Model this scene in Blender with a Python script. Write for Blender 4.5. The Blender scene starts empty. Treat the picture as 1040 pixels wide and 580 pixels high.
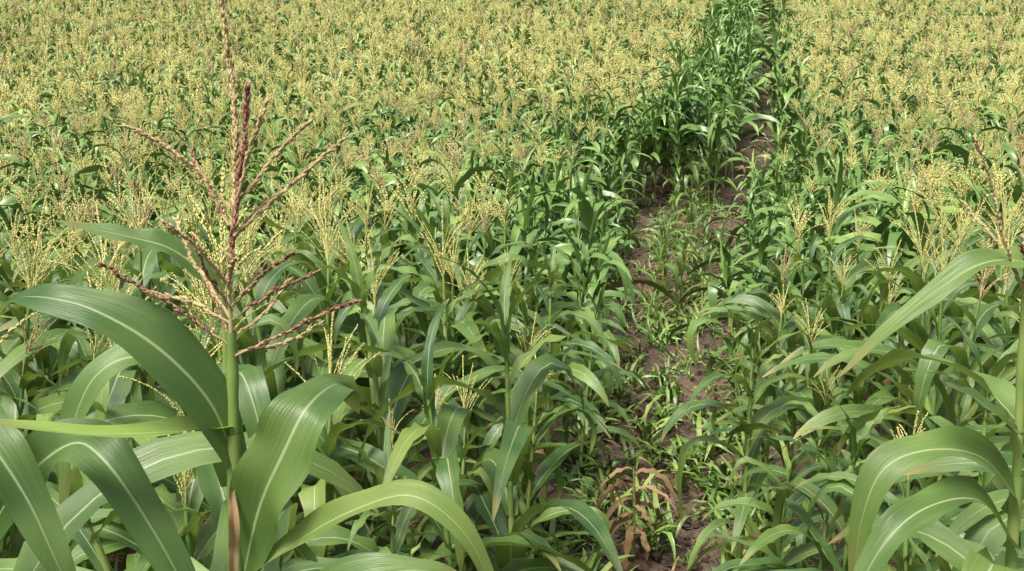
import bpy, math, random
import numpy as np
from mathutils import Vector
R = random.Random(11)
NR = np.random.RandomState(5)
sc = bpy.context.scene

# ------------------------------------------------------------ node helpers
def new_mat(name):
    m = bpy.data.materials.new(name); m.use_nodes = True
    nt = m.node_tree; nt.nodes.clear()
    return m, nt
def N(nt, t, **kw):
    n = nt.nodes.new(t)
    for k, v in kw.items(): setattr(n, k, v)
    return n
def L(nt, a, b): nt.links.new(a, b)
def setin(nt, sock, v):
    if isinstance(v, bpy.types.NodeSocket): nt.links.new(v, sock)
    else: sock.default_value = v
def M(nt, op, a, b=0.0, c=0.0, clamp=False):
    n = N(nt, 'ShaderNodeMath', operation=op, use_clamp=clamp)
    setin(nt, n.inputs[0], a); setin(nt, n.inputs[1], b); setin(nt, n.inputs[2], c)
    return n.outputs[0]
def MR(nt, v, a, b, c=0.0, d=1.0, smooth=False):
    n = N(nt, 'ShaderNodeMapRange', clamp=True)
    if smooth: n.interpolation_type = 'SMOOTHSTEP'
    setin(nt, n.inputs['Value'], v)
    n.inputs['From Min'].default_value = a; n.inputs['From Max'].default_value = b
    n.inputs['To Min'].default_value = c; n.inputs['To Max'].default_value = d
    return n.outputs[0]
def MIX(nt, f, a, b):
    n = N(nt, 'ShaderNodeMix', data_type='RGBA')
    setin(nt, n.inputs[0], f)
    for s, v in ((n.inputs[6], a), (n.inputs[7], b)):
        if isinstance(v, tuple): v = (*v, 1.0)
        setin(nt, s, v)
    return n.outputs[2]
def NOISE(nt, scale, detail=3.0, vec=None, rough=.5):
    n = N(nt, 'ShaderNodeTexNoise')
    n.inputs['Scale'].default_value = scale; n.inputs['Detail'].default_value = detail
    n.inputs['Roughness'].default_value = rough
    if vec is not None: L(nt, vec, n.inputs['Vector'])
    return n.outputs[0]

def finish(nt, col, rough, bump=None, bdist=.001, transl=0.0, tcol=None, spec=.5, matte=False):
    o = N(nt, 'ShaderNodeOutputMaterial')
    if matte:
        d = N(nt, 'ShaderNodeBsdfDiffuse'); setin(nt, d.inputs[0], col); L(nt, d.outputs[0], o.inputs[0]); return
    p = N(nt, 'ShaderNodeBsdfPrincipled')
    setin(nt, p.inputs['Base Color'], col if not isinstance(col, tuple) else (*col, 1))
    setin(nt, p.inputs['Roughness'], rough)
    p.inputs['Specular IOR Level'].default_value = spec
    if bump is not None:
        b = N(nt, 'ShaderNodeBump'); b.inputs['Distance'].default_value = bdist
        b.inputs['Strength'].default_value = .8
        L(nt, bump, b.inputs['Height']); L(nt, b.outputs[0], p.inputs['Normal'])
    if transl > 0:
        t = N(nt, 'ShaderNodeBsdfTranslucent')
        setin(nt, t.inputs[0], tcol if not isinstance(tcol, tuple) else (*tcol, 1))
        mx = N(nt, 'ShaderNodeMixShader'); mx.inputs[0].default_value = transl
        L(nt, p.outputs[0], mx.inputs[1]); L(nt, t.outputs[0], mx.inputs[2])
        L(nt, mx.outputs[0], o.inputs[0])
    else:
        L(nt, p.outputs[0], o.inputs[0])

# ------------------------------------------------------------ materials
def leaf_material(name, dark, light, tcol):
    m, nt = new_mat(name)
    uv = N(nt, 'ShaderNodeUVMap', uv_map='UVMap').outputs[0]
    sx = N(nt, 'ShaderNodeSeparateXYZ'); L(nt, uv, sx.inputs[0])
    u, v = sx.outputs[0], sx.outputs[1]
    lv = N(nt, 'ShaderNodeAttribute', attribute_name='lv').outputs['Fac']
    rnd = N(nt, 'ShaderNodeObjectInfo').outputs['Random']
    tc = N(nt, 'ShaderNodeTexCoord').outputs['Object']
    n1 = NOISE(nt, 9.0, 1, tc)
    st = N(nt, 'ShaderNodeMapping'); L(nt, uv, st.inputs[0]); st.inputs['Scale'].default_value = (34, 1.5, 1)
    n2 = NOISE(nt, 2.0, 1, st.outputs[0])
    f = M(nt, 'MULTIPLY', lv, .65)
    f = M(nt, 'MULTIPLY_ADD', rnd, .22, f)
    f = M(nt, 'MULTIPLY_ADD', M(nt, 'SUBTRACT', n1, .5), .9, f)
    f = M(nt, 'MULTIPLY_ADD', M(nt, 'SUBTRACT', n2, .5), .6, f)
    f = M(nt, 'ADD', f, .02, clamp=True)
    col = MIX(nt, f, dark, light)
    col = MIX(nt, MR(nt, lv, .9, .98, 0, .6), col, (.30, .37, .075))
    d = M(nt, 'ABSOLUTE', M(nt, 'SUBTRACT', u, .5))
    rib = MR(nt, d, .010, .04, 1, 0, True)
    rib = M(nt, 'MULTIPLY', rib, MR(nt, v, .5, 1.0, .8, .05))
    col = MIX(nt, rib, col, (.42, .50, .26))
    tipn = M(nt, 'MULTIPLY', MR(nt, v, .82, 1.0, 0, 1, True), MR(nt, n1, .35, .6))
    col = MIX(nt, M(nt, 'MULTIPLY', tipn, .8), col, (.38, .30, .11))
    h = M(nt, 'SUBTRACT', M(nt, 'MULTIPLY', n2, 1.0), M(nt, 'MULTIPLY', rib, .8))
    rg = MR(nt, n1, .3, .7, .33, .5)
    finish(nt, col, rg, h, .0012, .2, tcol, .65)
    return m
M_LEAF = leaf_material('corn_leaf', (.036, .094, .023), (.195, .30, .070), (.33, .48, .07))
M_LIME = leaf_material('young_leaf', (.18, .29, .045), (.30, .43, .08), (.45, .62, .08))
def plain_leaf(name, a, b, spec, rough):
    m, nt = new_mat(name)
    lv = N(nt, 'ShaderNodeAttribute', attribute_name='lv').outputs['Fac']
    rnd = N(nt, 'ShaderNodeObjectInfo').outputs['Random']
    f = M(nt, 'MULTIPLY_ADD', rnd, .35, M(nt, 'MULTIPLY', lv, .65))
    finish(nt, MIX(nt, f, a, b), rough, None, 0, 0, None, spec)
    return m
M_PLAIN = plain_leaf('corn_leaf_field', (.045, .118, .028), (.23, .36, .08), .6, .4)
M_PLAIN2 = plain_leaf('corn_leaf_hillside_hazed', (.145, .215, .062), (.37, .46, .16), .35, .5)  # far leaves: distance haze put into the colour as a lighter, duller green

def simple(name, a, b, scale, rough, transl=0, tcol=None, bump=True, rndamt=.4, noise=True, matte=False):
    m, nt = new_mat(name)
    rnd = N(nt, 'ShaderNodeObjectInfo').outputs['Random']
    lv = N(nt, 'ShaderNodeAttribute', attribute_name='lv').outputs['Fac']
    n = None
    f = M(nt, 'MULTIPLY', lv, .6)
    if noise:
        n = NOISE(nt, scale, 1, N(nt, 'ShaderNodeTexCoord').outputs['Object'])
        f = M(nt, 'MULTIPLY_ADD', M(nt, 'SUBTRACT', n, .5), 1.4, f)
    f = M(nt, 'MULTIPLY_ADD', rnd, rndamt, f, True)
    finish(nt, MIX(nt, f, a, b), rough, n if bump else None, .001, transl, tcol, .3, matte)
    return m
M_STALK = simple('corn_stalk', (.13, .24, .05), (.32, .40, .12), 14, .45)
M_TASSEL = simple('corn_tassel', (.42, .42, .13), (.78, .72, .31), 40, .7, 0, None, False, noise=False, matte=True)
M_TASSEL2 = simple('corn_tassel_hillside', (.50, .49, .17), (.78, .72, .32), 40, .7, 0, None, False, noise=False, matte=True)
M_DRY = simple('dry_leaf', (.20, .12, .055), (.46, .33, .17), 12, .8, .2, (.45, .3, .12))
M_SILK = simple('corn_silk', (.16, .06, .03), (.42, .25, .1), 60, .6, bump=False, noise=False, matte=True)
M_RED = simple('ripe_tassel', (.15, .055, .045), (.50, .33, .21), 22, .7, 0, None, False, matte=True)
M_TAN = simple('tan_tassel', (.36, .27, .13), (.64, .56, .30), 30, .7, 0, None, False, matte=True)
M_HUSK = simple('corn_husk', (.16, .28, .06), (.30, .42, .12), 18, .5)
MATS = [M_LEAF, M_STALK, M_TASSEL, M_DRY, M_SILK, M_RED, M_TAN, M_HUSK, M_LIME, M_PLAIN, M_PLAIN2, M_TASSEL2]
LEAF, STALK, TASSEL, DRY, SILK, RED, TAN, HUSK, LIME, PLAIN, PLAIN2, TASSEL2 = range(12)

# ------------------------------------------------------------ mesh builder
class B:
    def __init__(s): s.v = []; s.f = []; s.uv = []; s.m = []; s.lv = []; s.n = 0
    def add(s, V, F, UV, mat, lv):
        V = np.asarray(V, float); s.v.append(V)
        for f in F:
            s.f.append([i + s.n for i in f]); s.m.append(mat)
            s.uv.extend([UV[i] for i in f])
        s.lv.append(np.full(len(V), lv)); s.n += len(V)
    def merge(s, o, x, y, z, yaw, sc_, dlv):
        V = np.concatenate(o.v)*sc_
        c, q = math.cos(yaw), math.sin(yaw)
        s.v.append(np.stack([V[:, 0]*c-V[:, 1]*q+x, V[:, 0]*q+V[:, 1]*c+y, V[:, 2]+z], 1))
        n = s.n
        s.f.extend([[i+n for i in f] for f in o.f]); s.m.extend(o.m); s.uv.extend(o.uv)
        s.lv.append(np.concatenate(o.lv)+dlv); s.n += len(V)
    def mesh(s, name):
        me = bpy.data.meshes.new(name)
        me.from_pydata(np.concatenate(s.v).tolist(), [], s.f)
        uvl = me.uv_layers.new(name='UVMap')
        uvl.data.foreach_set('uv', np.array(s.uv, dtype=np.float32).ravel())
        me.polygons.foreach_set('material_index', np.array(s.m, dtype=np.int32))
        me.polygons.foreach_set('use_smooth', np.ones(len(s.f), dtype=bool))
        a = me.attributes.new('lv', 'FLOAT', 'POINT')
        a.data.foreach_set('value', np.concatenate(s.lv).astype(np.float32))
        for m in MATS: me.materials.append(m)
        me.update(); return me

def unit(a): return a / np.maximum(np.linalg.norm(a, axis=-1, keepdims=True), 1e-9)
def spline(P, n):
    P = np.asarray(P, float)
    Q = np.vstack([2*P[0]-P[1], P, 2*P[-1]-P[-2]])
    out = []
    seg = len(P)-1
    for t in np.linspace(0, seg, n):
        i = min(int(t), seg-1); u = t-i
        a, b, c, d = Q[i], Q[i+1], Q[i+2], Q[i+3]
        out.append(.5*((2*b)+(c-a)*u+(2*a-5*b+4*c-d)*u*u+(3*b-a-3*c+d)*u**3))
    return np.array(out)

def ribbon(b, P, W, UP, fold=.35, wav=.01, K=5, mat=0, lv=.5, freq=None):
    n = len(P); T = unit(np.gradient(P, axis=0))
    S = unit(np.cross(T, UP)); Nn = unit(np.cross(S, T))
    s = np.linspace(0, 1, n)
    freq = freq or R.uniform(3, 6)
    ph = [R.uniform(0, 6.28), R.uniform(0, 6.28)]
    fo = fold*(1.25-s*.9)
    cols = np.linspace(-1, 1, K)
    V = np.zeros((n, K, 3)); UV = []
    for j, a in enumerate(cols):
        w = W/2*a
        wv = wav*np.sin(s*freq*6.28+ph[0 if a < 0 else 1] + .6*np.sin(s*9+ph[0]))*abs(a)**1.5*np.clip(W/W.max(), 0, 1)
        V[:, j] = P + S*(w*np.cos(fo))[:, None] + Nn*(np.abs(w)*np.sin(fo)+wv)[:, None]
    for i in range(n):
        for j in range(K): UV.append((j/(K-1), s[i]))
    F = [(i*K+j, i*K+j+1, (i+1)*K+j+1, (i+1)*K+j) for i in range(n-1) for j in range(K-1)]
    b.add(V.reshape(-1, 3), F, UV, mat, lv)

def wprof(n, W, tip=.75):
    s = np.linspace(0, 1, n)
    return W*np.clip(.45+1.9*s, 0, 1)*np.clip(1-s**2.0, 0.02, 1)**tip

def tube(b, P, rad, k, mat, lv):
    n = len(P); T = unit(np.gradient(P, axis=0))
    ref = np.tile([.13, .97, .2], (n, 1))
    if abs(T[:, 1]).mean() > .8: ref = np.tile([.1, .1, 1.], (n, 1))
    S = unit(np.cross(T, ref)); C = np.cross(S, T)
    V = []; UV = []
    for i in range(n):
        for j in range(k):
            a = 6.2832*j/k
            V.append(P[i]+rad[i]*(S[i]*math.cos(a)+C[i]*math.sin(a))); UV.append((j/k, i/(n-1)))
    F = [(i*k+j, i*k+(j+1) % k, (i+1)*k+(j+1) % k, (i+1)*k+j) for i in range(n-1) for j in range(k)]
    b.add(V, F, UV, mat, lv)

def spikelets(b, P, spacing, ln, dia, mat, spread=.45, k=4, jit=.3, per=2, start=0.0):
    d = np.linalg.norm(np.diff(P, axis=0), axis=1); c = np.concatenate([[0], np.cumsum(d)])
    tot = c[-1]; t = tot*start
    T = unit(np.gradient(P, axis=0)); rot = R.uniform(0, 6.28)
    while t < tot:
        p = np.array([np.interp(t, c, P[:, q]) for q in range(3)])
        tg = unit(np.array([np.interp(t, c, T[:, q]) for q in range(3)]))
        a1 = unit(np.cross(tg, [.31, .9, .3])); a2 = np.cross(tg, a1)
        for q in range(per):
            rot += 6.28/per+R.uniform(-.6, .6)+.4
            o = a1*math.cos(rot)+a2*math.sin(rot)
            dr = unit(tg+o*spread*R.uniform(.6, 1.4))
            l = ln*R.uniform(1-jit, 1+jit); r = dia/2*R.uniform(.8, 1.2)
            e1 = unit(np.cross(dr, o+tg*.3)); e2 = np.cross(dr, e1)
            V = [p] + [p+dr*l*.45+r*(e1*math.cos(6.28*j/k)+e2*math.sin(6.28*j/k)) for j in range(k)] + [p+dr*l]
            F = [(0, 1+(j+1) % k, 1+j) for j in range(k)]+[(k+1, 1+j, 1+(j+1) % k) for j in range(k)]
            b.add(V, F, [(0, 0)]*(k+2), mat, R.random())
        t += spacing*R.uniform(.75, 1.25)

def arc_path(base, az, a0, a1, ln, n, p=1.2, wander=.15, kink=None):
    s = np.linspace(0, 1, n)
    th = np.radians(a0+(a1-a0)*s**p)
    if kink: th = np.where(s > kink, th-np.radians(60)*np.clip((s-kink)*8, 0, 1), th)
    th = np.maximum(th, math.radians(-100))
    azs = az+wander*np.sin(s*3+R.uniform(0, 6))
    D = np.stack([np.cos(th)*np.cos(azs), np.cos(th)*np.sin(azs), np.sin(th)], 1)
    P = np.zeros((n, 3)); P[0] = base
    P[1:] = base+np.cumsum(D[:-1]*ln/(n-1), axis=0)
    UP = np.stack([-np.sin(th)*np.cos(azs), -np.sin(th)*np.sin(azs), np.cos(th)], 1)
    return P, UP, D

def leaf(b, base, az, ln, W, a0, a1, lod, mat=0, p=1.2):
    n, K = ((15, 5), (9, 3), (6, 3))[lod]
    kink = R.uniform(.3, .6) if R.random() < .3 else None
    P, UP, D = arc_path(base, az, a0, a1, ln, n, p, R.uniform(.05, .4), kink)
    tw = R.uniform(-1.3, 1.3)*np.linspace(0, 1, n)**1.3 + R.uniform(-.2, .2)
    S = np.cross(D, UP)
    UP = UP*np.cos(tw)[:, None]+S*np.sin(tw)[:, None]
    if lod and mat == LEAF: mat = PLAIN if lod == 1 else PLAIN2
    ribbon(b, P, wprof(n, W), UP, R.uniform(.15, .5), R.uniform(.005, .016), K, mat, R.random())

def tassel(b, base, Lh, nb, lod, mat, lean=0., up=1.0):
    az = R.uniform(0, 6.28)
    n = (9, 5, 4)[lod]
    P, _, _ = arc_path(base, az, 90-lean, 84-lean-R.uniform(0, 12), Lh, n, 1.3)
    dia = (.0042, .0078, .016)[lod]; sp = (.0085, .022, .052)[lod]; ln = (.0125, .026, .068)[lod]; k = (3, 3, 3)[lod]
    tube(b, P, np.linspace(.0028, .001, n)*(1, 1.4, 2.2)[lod], 4 if lod == 0 else 3, mat, .4)
    spikelets(b, P, sp*.8, ln, dia*1.15, mat, .3, k, per=(3, 2, 2)[lod], start=.35)
    for i in range(nb):
        q = .04+.36*(i/nb)
        i0 = q*(n-1); a = int(i0); bp = P[a]+(P[min(a+1, n-1)]-P[a])*(i0-a)
        z = R.uniform(0, 6.28); l = Lh*R.uniform(.5, .78)*(1-q*.5)
        el = R.uniform(58, 82)*up; e1 = el-R.choice([R.uniform(5, 25), R.uniform(20, 60)])
        Q, _, _ = arc_path(bp, z, el, e1, l, n, 1.1)
        tube(b, Q, np.linspace(.0016, .0007, n)*(1, 1.5, 2.4)[lod], 3, mat, .4)
        spikelets(b, Q, sp, ln, dia, mat, .22, k, per=2 if lod < 2 else 1, start=.14)

def corn(lod, H=1.48, tas=True, nleaf=12, lush=1.0, tmat=TASSEL, dry=1):
    b = B()
    if lod == 2 and tmat == TASSEL: tmat = TASSEL2
    n = (22, 10, 5)[lod]; k = (8, 5, 3)[lod]
    lean = np.array([R.uniform(-.07, .07), R.uniform(-.07, .07), 0])
    z = np.linspace(0, 1, n)
    P = np.stack([lean[0]*z**2, lean[1]*z**2, z*H], 1)
    rad = .0135-.0085*z
    if lod == 0: rad = rad+.0016*(np.arange(n) % 3 == 0)
    tube(b, P, rad, k, STALK, R.random())
    az = R.uniform(0, 6.28)
    for i in range(nleaf):
        t = (i+.6)/nleaf
        hz = H*(.1+.86*t)
        if lod == 2 and t < .25: continue
        base = np.array([np.interp(hz, P[:, 2], P[:, 0]), np.interp(hz, P[:, 2], P[:, 1]), hz])
        az += math.pi+R.uniform(-.55, .55)
        prof = (.62+.62*math.sin(math.pi*min(t*1.02, 1)**1.05))*lush
        ln = .66*prof*R.uniform(.85, 1.15); W = .112*(.75+.35*math.sin(math.pi*t))*R.uniform(.85, 1.15)*lush
        if t > .82: W *= .72
        mat = LEAF
        if i < dry: mat = DRY; ln *= .75; W *= .6
        a0 = R.uniform(48, 76)+8*t
        a1 = R.uniform(-98, -40)+12*t if mat == LEAF else -80
        if lod == 0:
            m = 5; q = np.linspace(0, 1, m)
            Z = hz-.1+q*.1
            Sx = np.stack([np.interp(Z, P[:, 2], P[:, 0]), np.interp(Z, P[:, 2], P[:, 1]), Z], 1)
            tube(b, Sx, .0155-.0085*t+.001*q, 7, STALK, R.random())
        leaf(b, base, az, ln, W, a0, a1, lod, mat, R.uniform(.75, 1.4))
    if lod < 2 and tas:
        for e in range(R.choice([1, 1, 2])):
            hz = H*R.uniform(.42, .6); a = R.uniform(0, 6.28)
            Q, _, _ = arc_path(np.array([0, 0, hz]), a, 72, 66, .2, 8, 1)
            tube(b, Q, np.array([.012, .019, .023, .024, .022, .018, .012, .005]), 7, HUSK, R.random())
            for s_ in range(10 if lod == 0 else 4):
                X, _, _ = arc_path(Q[-2], a+R.uniform(-1.5, 1.5), 60, R.uniform(-80, -20), R.uniform(.05, .09), 5, .8)
                tube(b, X, np.full(5, .0012 if lod == 0 else .003), 3, SILK, R.random())
    top = P[-1]
    if tas:
        tassel(b, top-np.array([0, 0, .03]), R.uniform(.29, .40), (15, 12, 12)[lod]+R.randint(-2, 2), lod, tmat, R.uniform(0, 8), R.uniform(.92, 1.08))
    else:
        for i in range(3):
            leaf(b, top-np.array([0, 0, .05]), R.uniform(0, 6.28), R.uniform(.3, .5)*lush, .045, R.uniform(74, 86), R.uniform(-20, 60), lod, LEAF, 1.5)
    return b

col_v = bpy.data.collections.new('corn_variants')
variants = []
def addvar(b):
    i = len(variants)
    o = bpy.data.objects.new('corn_variant_%02d' % i, b.mesh('corn_variant_%02d' % i))
    col_v.objects.link(o); variants.append(o); return i
V0T = [addvar(corn(0, R.uniform(1.36, 1.58), True, 12, tmat=(TAN if q == 6 else TASSEL))) for q in range(8)]
V0N = [addvar(corn(0, R.uniform(1.4, 1.5), False, 12)) for q in range(4)]
V1T = [addvar(corn(1, R.uniform(1.36, 1.58), True, 11, tmat=(TAN if q == 5 else TASSEL))) for q in range(7)]
V1N = [addvar(corn(1, 1.45, False, 11)) for q in range(3)]
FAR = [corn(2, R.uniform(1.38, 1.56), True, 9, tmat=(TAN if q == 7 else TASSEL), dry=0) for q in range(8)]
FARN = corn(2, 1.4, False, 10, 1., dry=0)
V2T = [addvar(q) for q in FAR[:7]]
_k2 = PLAIN2; PLAIN2 = PLAIN      # plants lining the track are deeper green
V2N = [addvar(corn(2, R.uniform(1.4, 1.6), False, 10, 1.1, dry=0)) for q in range(4)]
PLAIN2 = _k2
VSM = [addvar(corn(0, R.uniform(.8, 1.1), False, 9, .8, dry=2)) for q in range(4)]   # stunted plants in the path
def weed():
    b = B()
    for i in range(9):
        leaf(b, np.array([R.uniform(-.03, .03), R.uniform(-.03, .03), 0.]), R.uniform(0, 6.28), R.uniform(.12, .34), R.uniform(.016, .035), R.uniform(45, 85), R.uniform(-50, 40), 1, LEAF if i % 3 else LIME, 1.2)
    return b
VW = [addvar(weed()) for q in range(4)]
# hillside clumps: 3 x 3 plants standing on the 15.5 % slope, one mesh each
CS = 1.26; SLOPE = .155
VC = []
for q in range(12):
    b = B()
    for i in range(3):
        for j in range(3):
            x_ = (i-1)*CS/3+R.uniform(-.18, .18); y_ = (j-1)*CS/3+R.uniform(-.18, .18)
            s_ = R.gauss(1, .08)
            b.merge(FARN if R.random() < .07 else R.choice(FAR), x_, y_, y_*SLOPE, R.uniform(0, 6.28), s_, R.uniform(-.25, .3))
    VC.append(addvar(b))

# ------------------------------------------------------------ terrain
KY = [-300, -20, -4, 0, 4, 8, 12, 16, 22, 30, 40, 60, 90, 120, 200, 400]
KZ = [1.5, .6, .1, 0, -.1, -.35, -.55, -.52, -.1, .9, 2.4, 5.6, 10.5, 14, 20, 24]
_y = np.arange(-300, 400, .5); _z = np.interp(_y, KY, KZ)
_k = np.exp(-np.linspace(-2, 2, 9)**2); _k /= _k.sum(); _z = np.convolve(np.pad(_z, 4, 'edge'), _k, 'valid')
def gz(x, y): return np.interp(y, _y, _z)+.10*np.sin(x*.21+1)*np.clip(np.abs(y)/20, 0, 1)+.06*np.sin(x*.5+y*.3)*np.clip(np.abs(y)/20, 0, 1)
TY = [-5, 0, 5.2, 7.3, 10.9, 15.7, 22, 28, 40, 54, 90]
TRX = [-.6, .05, .90, 1.32, 2.10, 3.2, 4.95, 6.4, 8.9, 11.5, 18]
TLX = [-.8, -.05, .62, .86, 1.18, 1.75, 3.5, 5.1, 7.75, 10.45, 17]
def tr(y): return np.interp(y, TY, TRX)+.06*np.sin(y*.7)
def tl(y): return np.interp(y, TY, TLX)+.07*np.sin(y*.8+2)

def axis(segs):
    out = []
    for a, b_, st in segs: out += list(np.arange(a, b_, st))
    out.append(segs[-1][1]); return np.array(out)
xs = axis([(-400, -60, 20), (-60, -10, 2), (-10, -1, .5), (-1, 5, .06), (5, 14, .3), (14, 60, 2), (60, 400, 20)])
ys = axis([(-300, -20, 20), (-20, 2, 1), (2, 18, .08), (18, 60, .3), (60, 120, 2), (120, 400, 20)])
X, Y = np.meshgrid(xs, ys)
Z = gz(X, Y)
fine = ((X > -1.2) & (X < 5.2) & (Y > 2) & (Y < 18.5)).astype(float)
Z += NR.normal(0, .011, Z.shape)*fine
Z += (.02*np.sin(X*7+2*np.sin(Y*3))*np.sin(Y*5.3+np.sin(X*4)))*fine
for t in (tr(Y), tl(Y)): Z -= .05*np.exp(-((X-t)/.2)**2)
nx, ny = len(xs), len(ys)
Vt = np.stack([X, Y, Z], -1).reshape(-1, 3)
F = [(j*nx+i, j*nx+i+1, (j+1)*nx+i+1, (j+1)*nx+i) for j in range(ny-1) for i in range(nx-1)]
me = bpy.data.meshes.new('ground'); me.from_pydata(Vt.tolist(), [], F)
me.polygons.foreach_set('use_smooth', np.ones(len(F), dtype=bool))
gnd = bpy.data.objects.new('ground', me); sc.collection.objects.link(gnd)
m, nt = new_mat('field_soil')
tc = N(nt, 'ShaderNodeTexCoord').outputs['Object']
n1 = NOISE(nt, 2.2, 3, tc, .6); n2 = NOISE(nt, 22, 4, tc, .65); n3 = NOISE(nt, 70, 2, tc)
c = MIX(nt, MR(nt, n1, .3, .7), (.075, .050, .036), (.155, .105, .076))
c = MIX(nt, MR(nt, n2, .45, .75), c, (.21, .15, .112))
c = MIX(nt, MR(nt, n3, .62, .72), c, (.27, .215, .15))
sp = N(nt, 'ShaderNodeSeparateXYZ'); L(nt, tc, sp.inputs[0])
far = MR(nt, sp.outputs[1], 80, 88)
c = MIX(nt, far, c, MIX(nt, n2, (.12, .18, .04), (.38, .36, .13)))
finish(nt, c, .9, M(nt, 'MULTIPLY_ADD', n2, 1.0, M(nt, 'MULTIPLY', n3, .3)), .03, spec=.2)
me.materials.append(m)

# ------------------------------------------------------------ instancing
def instancer(name, coll, pts, rot, scl, idx):
    me = bpy.data.meshes.new(name); me.from_pydata(pts.tolist(), [], [])
    a = me.attributes.new('rot', 'FLOAT_VECTOR', 'POINT'); a.data.foreach_set('vector', rot.astype(np.float32).ravel())
    a = me.attributes.new('scl', 'FLOAT_VECTOR', 'POINT'); a.data.foreach_set('vector', scl.astype(np.float32).ravel())
    a = me.attributes.new('idx', 'INT', 'POINT'); a.data.foreach_set('value', idx.astype(np.int32))
    o = bpy.data.objects.new(name, me); sc.collection.objects.link(o)
    g = bpy.data.node_groups.new(name+'_scatter', 'GeometryNodeTree')
    g.interface.new_socket('Geometry', in_out='INPUT', socket_type='NodeSocketGeometry')
    g.interface.new_socket('Geometry', in_out='OUTPUT', socket_type='NodeSocketGeometry')
    gi = g.nodes.new('NodeGroupInput'); go = g.nodes.new('NodeGroupOutput')
    ci = g.nodes.new('GeometryNodeCollectionInfo'); ci.inputs[0].default_value = coll
    ci.inputs['Separate Children'].default_value = True; ci.inputs['Reset Children'].default_value = True
    ip = g.nodes.new('GeometryNodeInstanceOnPoints'); ip.inputs['Pick Instance'].default_value = True
    def att(nm, ty):
        q = g.nodes.new('GeometryNodeInputNamedAttribute'); q.data_type = ty; q.inputs['Name'].default_value = nm
        return q.outputs[0]
    g.links.new(gi.outputs[0], ip.inputs['Points']); g.links.new(ci.outputs[0], ip.inputs['Instance'])
    g.links.new(att('idx', 'INT'), ip.inputs['Instance Index'])
    g.links.new(att('rot', 'FLOAT_VECTOR'), ip.inputs['Rotation'])
    g.links.new(att('scl', 'FLOAT_VECTOR'), ip.inputs['Scale'])
    g.links.new(ip.outputs[0], go.inputs[0])
    md = o.modifiers.new('scatter', 'NODES'); md.node_group = g
    return o

pts = []; rot = []; scl = []; idx = []
def put(x, y, s, i, sink=0):
    pts.append((x, y, float(gz(x, y))-sink)); rot.append((R.gauss(0, .075), R.gauss(0, .075), R.uniform(0, 6.28)))
    w = s*R.uniform(.92, 1.1)
    scl.append((w, w, s)); idx.append(i)
YC = 24.0      # beyond this the crop is laid as clumps
y = -5.0
while y < 82:
    far_ = y > YC
    dy = .38; dx = .42
    half = .5*max(y, 0)+6
    x = -half
    xa, xb = (float(tl(y))-2.0, float(tr(y))+2.0) if far_ else (-half, half)
    if far_: x = xa
    while x < (xb if far_ else half):
        px_, py_ = x+R.uniform(-.18, .18), y+R.uniform(-.18, .18)
        x += dx
        d = math.hypot(px_, py_)
        if d < 1.3: continue
        if py_ < 2.5 and py_ > 0 and abs(px_) < .62*py_+.35: continue
        if py_ < 0 and d < 1.8: continue
        a, b_ = float(tl(py_)), float(tr(py_))
        ma = .25
        lodv = 0 if d < 7.5 else (1 if d < 22 else 2)
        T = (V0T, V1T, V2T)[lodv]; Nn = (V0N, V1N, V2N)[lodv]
        if py_ > 17: ma = .4
        if a-ma < px_ < b_+ma:
            if abs(px_-b_) < (.25 if py_ < 17 else .42): continue
            if py_ < 19 and abs(px_-a) < .27: continue
            if py_ < 18:
                if a < px_ < b_ and R.random() < (.5 if py_ < 12 else .65):
                    put(px_, py_, R.uniform(.4, 1.15), R.choice(VSM))
            else:
                put(px_, py_, R.uniform(.95, 1.35), R.choice(Nn))
            continue
        dist = min(abs(px_-a), abs(px_-b_))
        if py_ > 20: pn = 0.04+.96*(dist < R.uniform(.4, .7))
        else: pn = 0.05+.9*math.exp(-(dist/(.75 if py_ < 8 else 1.4))**2)
        if 8 < py_ < 15: pn += .15
        s = R.gauss(1, .075)*(1+.04*math.sin(px_*1.3+py_*.9)*math.sin(py_*.7-px_*.4))
        if R.random() < .07: s *= R.uniform(.65, .85)
        if dist < .8 and py_ < 18: s *= R.uniform(.66, .92)
        if dist < .7 and py_ > 20: s *= R.uniform(1.05, 1.3)
        put(px_, py_, s, R.choice(Nn) if R.random() < pn else R.choice(T))
    y += dy
y = YC+.6
while y < 82:
    half = .5*y+6; a, b_ = float(tl(y)), float(tr(y))
    for sgn, x0, x1 in ((-1, a-2.0, -half), (1, b_+2.0, half)):
        x = x0+sgn*CS*.45
        while (x-x1)*sgn < 0:
            xx, yy = x+R.uniform(-.06, .06), y+R.uniform(-.1, .1)
            s = 1+.05*math.sin(xx*.9+yy*.6)+R.uniform(-.03, .03)
            pts.append((xx, yy, float(gz(xx, yy)))); rot.append((0, 0, R.uniform(-.1, .1)))
            scl.append((R.choice([-1, 1])*1.0, 1, s)); idx.append(R.choice(VC))
            x += sgn*CS
    y += CS
for i in range(1000):     # low weeds and volunteer seedlings in the gap
    yy = 3.2+16*R.random()**1.5; a, b_ = float(tl(yy)), float(tr(yy)); xx = R.uniform(a-.5, b_+.5)
    if min(abs(xx-b_), abs(xx-a)) < .17 and R.random() < .75: continue
    put(xx, yy, R.uniform(.35, 1.3), R.choice(VW))
instancer('corn_field', col_v, np.array(pts), np.array(rot), np.array(scl), np.array(idx))
print('PLANTS', len(pts))

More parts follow.
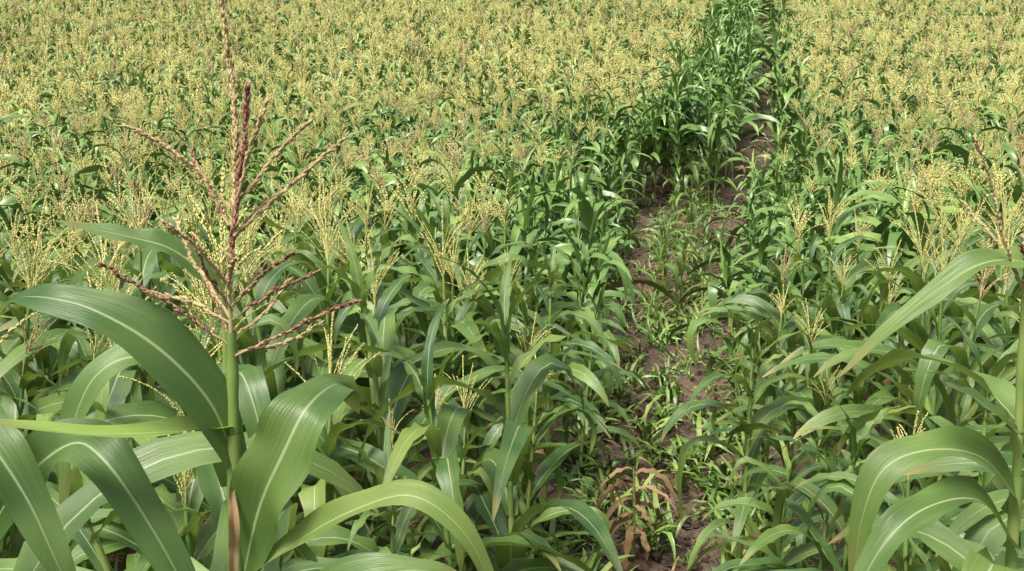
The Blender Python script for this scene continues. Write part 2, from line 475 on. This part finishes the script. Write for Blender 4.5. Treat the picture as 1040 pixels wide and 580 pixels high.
# ------------------------------------------------------------ soil clods + litter
col_c = bpy.data.collections.new('soil_clod_variants')
import bmesh
for q in range(3):
    bm = bmesh.new(); bmesh.ops.create_icosphere(bm, subdivisions=2, radius=1)
    for v in bm.verts: v.co *= R.uniform(.75, 1.15); v.co.z *= .6
    me = bpy.data.meshes.new('clod_%d' % q); bm.to_mesh(me); bm.free(); me.materials.append(m)
    col_c.objects.link(bpy.data.objects.new('clod_%d' % q, me))
P_, Ro, S_, I_ = [], [], [], []
for i in range(4500):
    yy = 3+17*R.random()**1.3; a, b_ = float(tl(yy)), float(tr(yy)); xx = R.uniform(a-.5, b_+.5)
    s = .006+.03*R.random()**4
    P_.append((xx, yy, float(gz(xx, yy))-.02+s*.3)); Ro.append((R.uniform(-.4, .4), R.uniform(-.4, .4), R.uniform(0, 6))); S_.append((s*R.uniform(.8, 1.4), s, s)); I_.append(R.randint(0, 2))
instancer('soil_clods', col_c, np.array(P_), np.array(Ro), np.array(S_), np.array(I_))
col_l = bpy.data.collections.new('litter_variants')
for q in range(5):
    b = B(); n = 10; s_ = np.linspace(0, 1, n)
    P = np.stack([np.linspace(-.16, .16, n), .04*np.sin(s_*3+q), .02+.03*np.sin(s_*5+q*2)], 1)
    ribbon(b, P, wprof(n, .035), np.tile([0, .35*(q-2), 1.], (n, 1)), .5, .01, 5, DRY, R.random())
    col_l.objects.link(bpy.data.objects.new('litter_%d' % q, b.mesh('litter_%d' % q)))
P_, Ro, S_, I_ = [], [], [], []
for i in range(230):
    yy = 3+15*R.random()**1.3; a, b_ = float(tl(yy)), float(tr(yy)); xx = R.uniform(a-.45, b_+.45)
    s = R.uniform(.25, 1.05); P_.append((xx, yy, float(gz(xx, yy))-.015)); Ro.append((R.uniform(-.3, .3), R.uniform(-.3, .3), R.uniform(0, 6))); S_.append((s, s, s)); I_.append(R.randint(0, 4))
instancer('dry_leaf_litter', col_l, np.array(P_), np.array(Ro), np.array(S_), np.array(I_))

# ------------------------------------------------------------ individually modelled plants
def hleaf(b, pts, W, up, fold=.3, wav=.006, mat=LEAF, lv=.5, tip=.75, wp=None):
    n = 34; P = spline(pts, n)
    up = np.asarray(up, float)
    if up.ndim == 1: UP = np.tile(up, (n, 1))
    else: UP = spline(up, n)
    W_ = wprof(n, W, tip) if wp is None else np.interp(np.linspace(0, 1, n), np.linspace(0, 1, len(wp)), np.array(wp)*W)
    W_ = np.convolve(np.pad(W_, 2, 'edge'), np.ones(5)/5, 'valid'); W_[-1] = .002
    ribbon(b, P, W_, UP, fold, wav, 9, mat, lv, R.uniform(2, 3.5))
def hstalk(b, pts, r0, r1):
    P = spline(pts, 40); rad = np.linspace(r0, r1, 40)
    rad = rad+.0018*np.exp(-((np.arange(40) % 8)-3.5)**2/1.0)
    tube(b, P, rad, 12, STALK, .7)
def hbranch(b, pts, mat, r=.0018, dens=.0042, ln=.0105, dia=.0036, start=.12, spread=.28, per=2):
    P = spline(pts, 14)
    P += NR.normal(0, .0009, P.shape)
    tube(b, P, np.linspace(r, r*.45, 14), 6, mat if mat != RED else TAN, .6)
    spikelets(b, P, dens, ln, dia, mat, spread, 5, .35, per, start)
def obj(name, b):
    o = bpy.data.objects.new(name, b.mesh(name)); sc.collection.objects.link(o); return o
def low_leaves(b, x, y, zs):
    az = R.uniform(0, 6)
    for z_ in zs:
        az += math.pi+R.uniform(-.5, .5)
        leaf(b, np.array([x, y, z_]), az, R.uniform(.6, .8), .095, R.uniform(50, 65), R.uniform(-80, -40), 0)

# --- left foreground plant with ripe tassel
b = B()
hstalk(b, [(-.41, 1.42, -.02), (-.395, 1.41, .8), (-.381, 1.4, 1.7), (-.374, 1.4, 1.872), (-.369, 1.4, 2.04)], .013, .0062)
sheath = spline([(-.384, 1.4, 1.66), (-.378, 1.4, 1.78), (-.374, 1.4, 1.90)], 8); tube(b, sheath, np.full(8, .0098), 10, STALK, .9)
hbranch(b, [(-.369, 1.4, 2.03), (-.368, 1.4, 2.115), (-.35, 1.4, 2.231), (-.33, 1.395, 2.353)], RED, .0035, .0034, .0125, .0046, .2, .34, 4)
T1 = [
 ([(-.366, 1.4, 2.12), (-.352, 1.41, 2.306), (-.359, 1.42, 2.391), (-.3675, 1.42, 2.50)], TAN),
 ([(-.365, 1.4, 2.205), (-.397, 1.39, 2.253), (-.438, 1.37, 2.291), (-.476, 1.36, 2.312)], TAN),
 ([(-.366, 1.4, 2.18), (-.404, 1.43, 2.243), (-.422, 1.45, 2.271)], RED),
 ([(-.36, 1.4, 2.167), (-.297, 1.43, 2.224), (-.219, 1.46, 2.29)], TAN),
 ([(-.356, 1.4, 2.205), (-.307, 1.42, 2.268), (-.264, 1.45, 2.312)], TAN),
 ([(-.352, 1.4, 2.218), (-.323, 1.38, 2.293), (-.3, 1.36, 2.343)], TAN),
 ([(-.366, 1.4, 2.076), (-.321, 1.38, 2.121), (-.278, 1.36, 2.151)], RED),
 ([(-.367, 1.4, 2.056), (-.316, 1.43, 2.089), (-.26, 1.45, 2.111)], RED),
 ([(-.369, 1.4, 2.007), (-.299, 1.37, 2.043), (-.239, 1.34, 2.079), (-.19, 1.32, 2.10)], RED),
 ([(-.369, 1.4, 2.01), (-.299, 1.43, 2.02), (-.262, 1.46, 2.036)], TAN),
 ([(-.372, 1.4, 2.02), (-.439, 1.38, 2.082), (-.513, 1.35, 2.138)], RED),
 ([(-.37, 1.4, 2.06), (-.424, 1.43, 2.134), (-.447, 1.45, 2.177)], TAN),
 ([(-.368, 1.4, 2.07), (-.385, 1.36, 2.128), (-.393, 1.34, 2.173)], RED),
 ([(-.37, 1.4, 2.03), (-.406, 1.45, 2.08), (-.43, 1.48, 2.108)], RED),
 ([(-.368, 1.4, 2.09), (-.35, 1.34, 2.14), (-.325, 1.29, 2.16)], TAN),
 ([(-.368, 1.4, 2.10), (-.385, 1.34, 2.16), (-.41, 1.29, 2.20)], TAN),
 ([(-.369, 1.4, 2.03), (-.33, 1.42, 2.06), (-.30, 1.44, 2.10)], TAN),
 ([(-.369, 1.4, 2.05), (-.42, 1.40, 2.08), (-.47, 1.41, 2.09)], TAN),
 ([(-.368, 1.4, 2.15), (-.34, 1.42, 2.19), (-.31, 1.44, 2.215)], RED),
]
for qi, (p_, mt) in enumerate(T1): hbranch(b, p_, mt, *(() if mt != TAN else (.0024, .0042, .0115, .0042) if qi else (.003, .0036, .013, .0046, .1, .3, 3)))
hleaf(b, [(-.374, 1.4, 1.86), (-.40, 1.385, 1.95), (-.455, 1.36, 2.03), (-.53, 1.35, 2.082), (-.60, 1.36, 2.096), (-.655, 1.4, 2.08), (-.72, 1.45, 2.03)], .092, (.45, -.55, .7), .25, .009, LEAF, .35, wp=[.4, .85, 1, .95, .75, .55, .42, .25, .02])
hleaf(b, [(-.375, 1.4, 1.91), (-.45, 1.37, 1.912), (-.554, 1.33, 1.925), (-.67, 1.30, 1.957)], .06, (-.1, -.12, 1), .35, .003, LIME, .8)
hleaf(b, [(-.372, 1.4, 1.69), (-.34, 1.38, 1.80), (-.30, 1.36, 1.886), (-.268, 1.38, 1.945), (-.238, 1.46, 1.95), (-.225, 1.54, 1.88)], .096, (-.1, -.8, .6), .25, .009, LEAF, .7, wp=[.45, .85, 1, 1, .85, .65, .4, .02])
hleaf(b, [(-.38, 1.4, 1.68), (-.283, 1.36, 1.765), (-.2, 1.33, 1.822), (-.127, 1.31, 1.848), (-.067, 1.30, 1.81), (-.03, 1.30, 1.74), (-.005, 1.3, 1.66)], .052, (.05, -.5, .85), .45, .004, LEAF, .93)
hleaf(b, [(-.38, 1.38, 1.66), (-.29, 1.3, 1.70), (-.203, 1.28, 1.745), (-.122, 1.28, 1.76), (-.054, 1.3, 1.738)], .08, (.0, -.45, .9), .3, .008, LEAF, .6)
hleaf(b, [(-.376, 1.385, 1.83), (-.372, 1.37, 1.78), (-.378, 1.375, 1.7), (-.372, 1.37, 1.62)], .02, (.3, -1, .1), .7, .004, DRY, .8)
low_leaves(b, -.39, 1.41, [.5, .7, .9, 1.1, 1.3, 1.45])
obj('corn_plant', b)

# --- plant close behind on the left
b = B()
hstalk(b, [(-.55, 1.98, -.02), (-.54, 1.96, 1.0), (-.525, 1.95, 1.95)], .013, .006)
hleaf(b, [(-.527, 1.94, 1.98), (-.60, 1.92, 2.055), (-.68, 1.9, 2.085), (-.79, 1.88, 2.115)], .07, (.1, -.5, 1), .3, .004, LEAF, .5)
low_leaves(b, -.53, 1.95, [.6, .8, 1.0, 1.15, 1.3, 1.42])
hleaf(b, [(-.528, 1.95, 1.6), (-.56, 1.9, 1.78), (-.63, 1.84, 1.88), (-.71, 1.8, 1.86), (-.76, 1.78, 1.74), (-.78, 1.78, 1.6)], .095, (-.2, -.6, .8), .3, .01, LEAF, .6)
hleaf(b, [(-.527, 1.94, 1.7), (-.50, 1.88, 1.82), (-.46, 1.8, 1.86), (-.42, 1.74, 1.78), (-.40, 1.71, 1.62)], .085, (.2, -.6, .8), .3, .01, LEAF, .3)
tassel(b, np.array([-.525, 1.95, 1.93]), .26, 9, 0, TASSEL)
obj('corn_plant', b)

# --- plant at the left frame edge
b = B()
hstalk(b, [(-.80, 1.5, -.02), (-.78, 1.5, 1.0), (-.775, 1.5, 1.9)], .013, .006)
hleaf(b, [(-.775, 1.5, 1.86), (-.74, 1.42, 1.93), (-.69, 1.38, 1.89), (-.64, 1.36, 1.82), (-.60, 1.34, 1.74), (-.555, 1.33, 1.64)], .085, (.5, -.5, .7), .3, .007, LEAF, .3)
hleaf(b, [(-.775, 1.5, 1.70), (-.70, 1.47, 1.80), (-.61, 1.44, 1.87), (-.55, 1.4, 1.86), (-.49, 1.38, 1.78), (-.44, 1.37, 1.68), (-.41, 1.36, 1.6)], .092, (.4, -.6, .6), .3, .009, LEAF, .2)
low_leaves(b, -.78, 1.5, [.5, .7, .9, 1.1, 1.25, 1.4, 1.5])
tassel(b, np.array([-.775, 1.5, 1.9]), .3, 9, 0, TASSEL)
obj('corn_plant', b)

# --- right foreground plant
b = B()
hstalk(b, [(.91, 1.8, -.02), (.90, 1.8, .8), (.885, 1.8, 1.5), (.862, 1.8, 2.0)], .014, .0065)
sheath = spline([(.885, 1.8, 1.5), (.878, 1.8, 1.68)], 6); tube(b, sheath, np.full(6, .0108), 10, STALK, .9)
hbranch(b, [(.862, 1.8, 1.98), (.855, 1.8, 2.08), (.842, 1.8, 2.22)], TAN, .003, .005, .012, .005, .2, .4, 3)
for p_, mt in [
 ([(.861, 1.8, 2.0), (.80, 1.77, 2.11), (.765, 1.75, 2.2), (.725, 1.73, 2.268)], TAN),
 ([(.861, 1.8, 2.01), (.835, 1.74, 2.06), (.80, 1.70, 2.10)], RED),
 ([(.861, 1.8, 2.0), (.83, 1.82, 2.07), (.765, 1.85, 2.15)], TAN),
 ([(.861, 1.8, 2.04), (.88, 1.78, 2.12), (.91, 1.76, 2.18)], TAN),
 ([(.861, 1.8, 2.03), (.84, 1.76, 2.12), (.82, 1.74, 2.2)], TAN),
 ([(.861, 1.8, 1.99), (.89, 1.74, 2.03), (.92, 1.70, 2.06)], RED),
 ([(.861, 1.8, 2.0), (.86, 1.75, 1.99), (.858, 1.73, 1.95)], RED)]: hbranch(b, p_, mt, .0022, .0045, .012, .0045)
hleaf(b, [(.868, 1.79, 1.76), (.83, 1.76, 1.79), (.76, 1.72, 1.845), (.69, 1.68, 1.885)], .05, (-.1, -.5, .8), .4, .004, LEAF, .5)
hleaf(b, [(.878, 1.79, 1.64), (.80, 1.76, 1.725), (.70, 1.72, 1.757), (.614, 1.70, 1.735), (.577, 1.69, 1.65), (.567, 1.69, 1.50)], .085, (-.1, -.5, .85), .4, .01, LEAF, .75)
hleaf(b, [(.882, 1.79, 1.55), (.79, 1.73, 1.66), (.68, 1.66, 1.685), (.60, 1.62, 1.65), (.545, 1.6, 1.56), (.52, 1.6, 1.45)], .075, (-.1, -.45, .9), .4, .01, LEAF, .6)
hleaf(b, [(.878, 1.81, 1.60), (.94, 1.8, 1.68), (1.02, 1.8, 1.66), (1.1, 1.8, 1.55)], .08, (.1, -.5, .85), .35, .006, LEAF, .6)
low_leaves(b, .89, 1.8, [.5, .7, .9, 1.1, 1.25, 1.4])
obj('corn_plant', b)
# --- plant past the right frame edge whose leaf arches into view
b = B()
hstalk(b, [(1.02, 1.9, -.02), (1.01, 1.88, 1.0), (1.0, 1.86, 2.05)], .014, .006)
hleaf(b, [(1.0, 1.86, 1.93), (.92, 1.82, 2.03), (.835, 1.79, 2.062), (.768, 1.78, 2.055), (.694, 1.77, 2.01), (.616, 1.76, 1.945), (.545, 1.76, 1.87)], .066, (-.15, -.45, .9), .4, .008, LEAF, .85)
low_leaves(b, 1.01, 1.88, [.6, .8, 1.0, 1.2, 1.4, 1.6])
tassel(b, np.array([1.0, 1.86, 2.03]), .32, 10, 0, TAN)
obj('corn_plant', b)

# --- small withered plant by the track
b = B()
z0 = float(gz(.64, 5.3))
hstalk(b, [(.63, 5.3, z0-.02), (.63, 5.3, z0+.25), (.62, 5.28, z0+.48)], .01, .004)
for i in range(13):
    h = z0+.12+.027*i
    leaf(b, np.array([.625, 5.3, h]), R.uniform(0, 6.28), R.uniform(.22, .4), .048, R.uniform(0, 50), R.uniform(-95, -70), 0, DRY, .6)
obj('withered_corn_plant', b)

# ------------------------------------------------------------ light, sky, camera
w = bpy.data.worlds.new('World'); sc.world = w; w.use_nodes = True
wn = w.node_tree; bg = wn.nodes['Background']
sky = wn.nodes.new('ShaderNodeTexSky'); sky.sky_type = 'NISHITA'; sky.sun_disc = False
EL, AZ = math.radians(62), math.radians(215)   # azimuth clockwise from +Y
sky.sun_elevation = EL; sky.sun_rotation = AZ; sky.dust_density = 6; sky.air_density = 1.0
wn.links.new(sky.outputs[0], bg.inputs[0]); bg.inputs[1].default_value = .15
sd = bpy.data.lights.new('sun', 'SUN'); sd.energy = 5.0; sd.angle = math.radians(20); sd.color = (1, .97, .90)
so = bpy.data.objects.new('sun', sd); sc.collection.objects.link(so)
dv = Vector((math.sin(AZ)*math.cos(EL), math.cos(AZ)*math.cos(EL), math.sin(EL)))
so.rotation_euler = dv.to_track_quat('Z', 'Y').to_euler()
cd = bpy.data.cameras.new('camera'); co = bpy.data.objects.new('camera', cd); sc.collection.objects.link(co)
co.location = (0, 0, 2.4); co.rotation_euler = (math.radians(78), 0, 0)
cd.sensor_width = 36; cd.lens = 38.6; cd.clip_start = .05; cd.clip_end = 1500
sc.camera = co
sc.view_settings.view_transform = 'Standard'; sc.view_settings.look = 'None'; sc.view_settings.exposure = 0
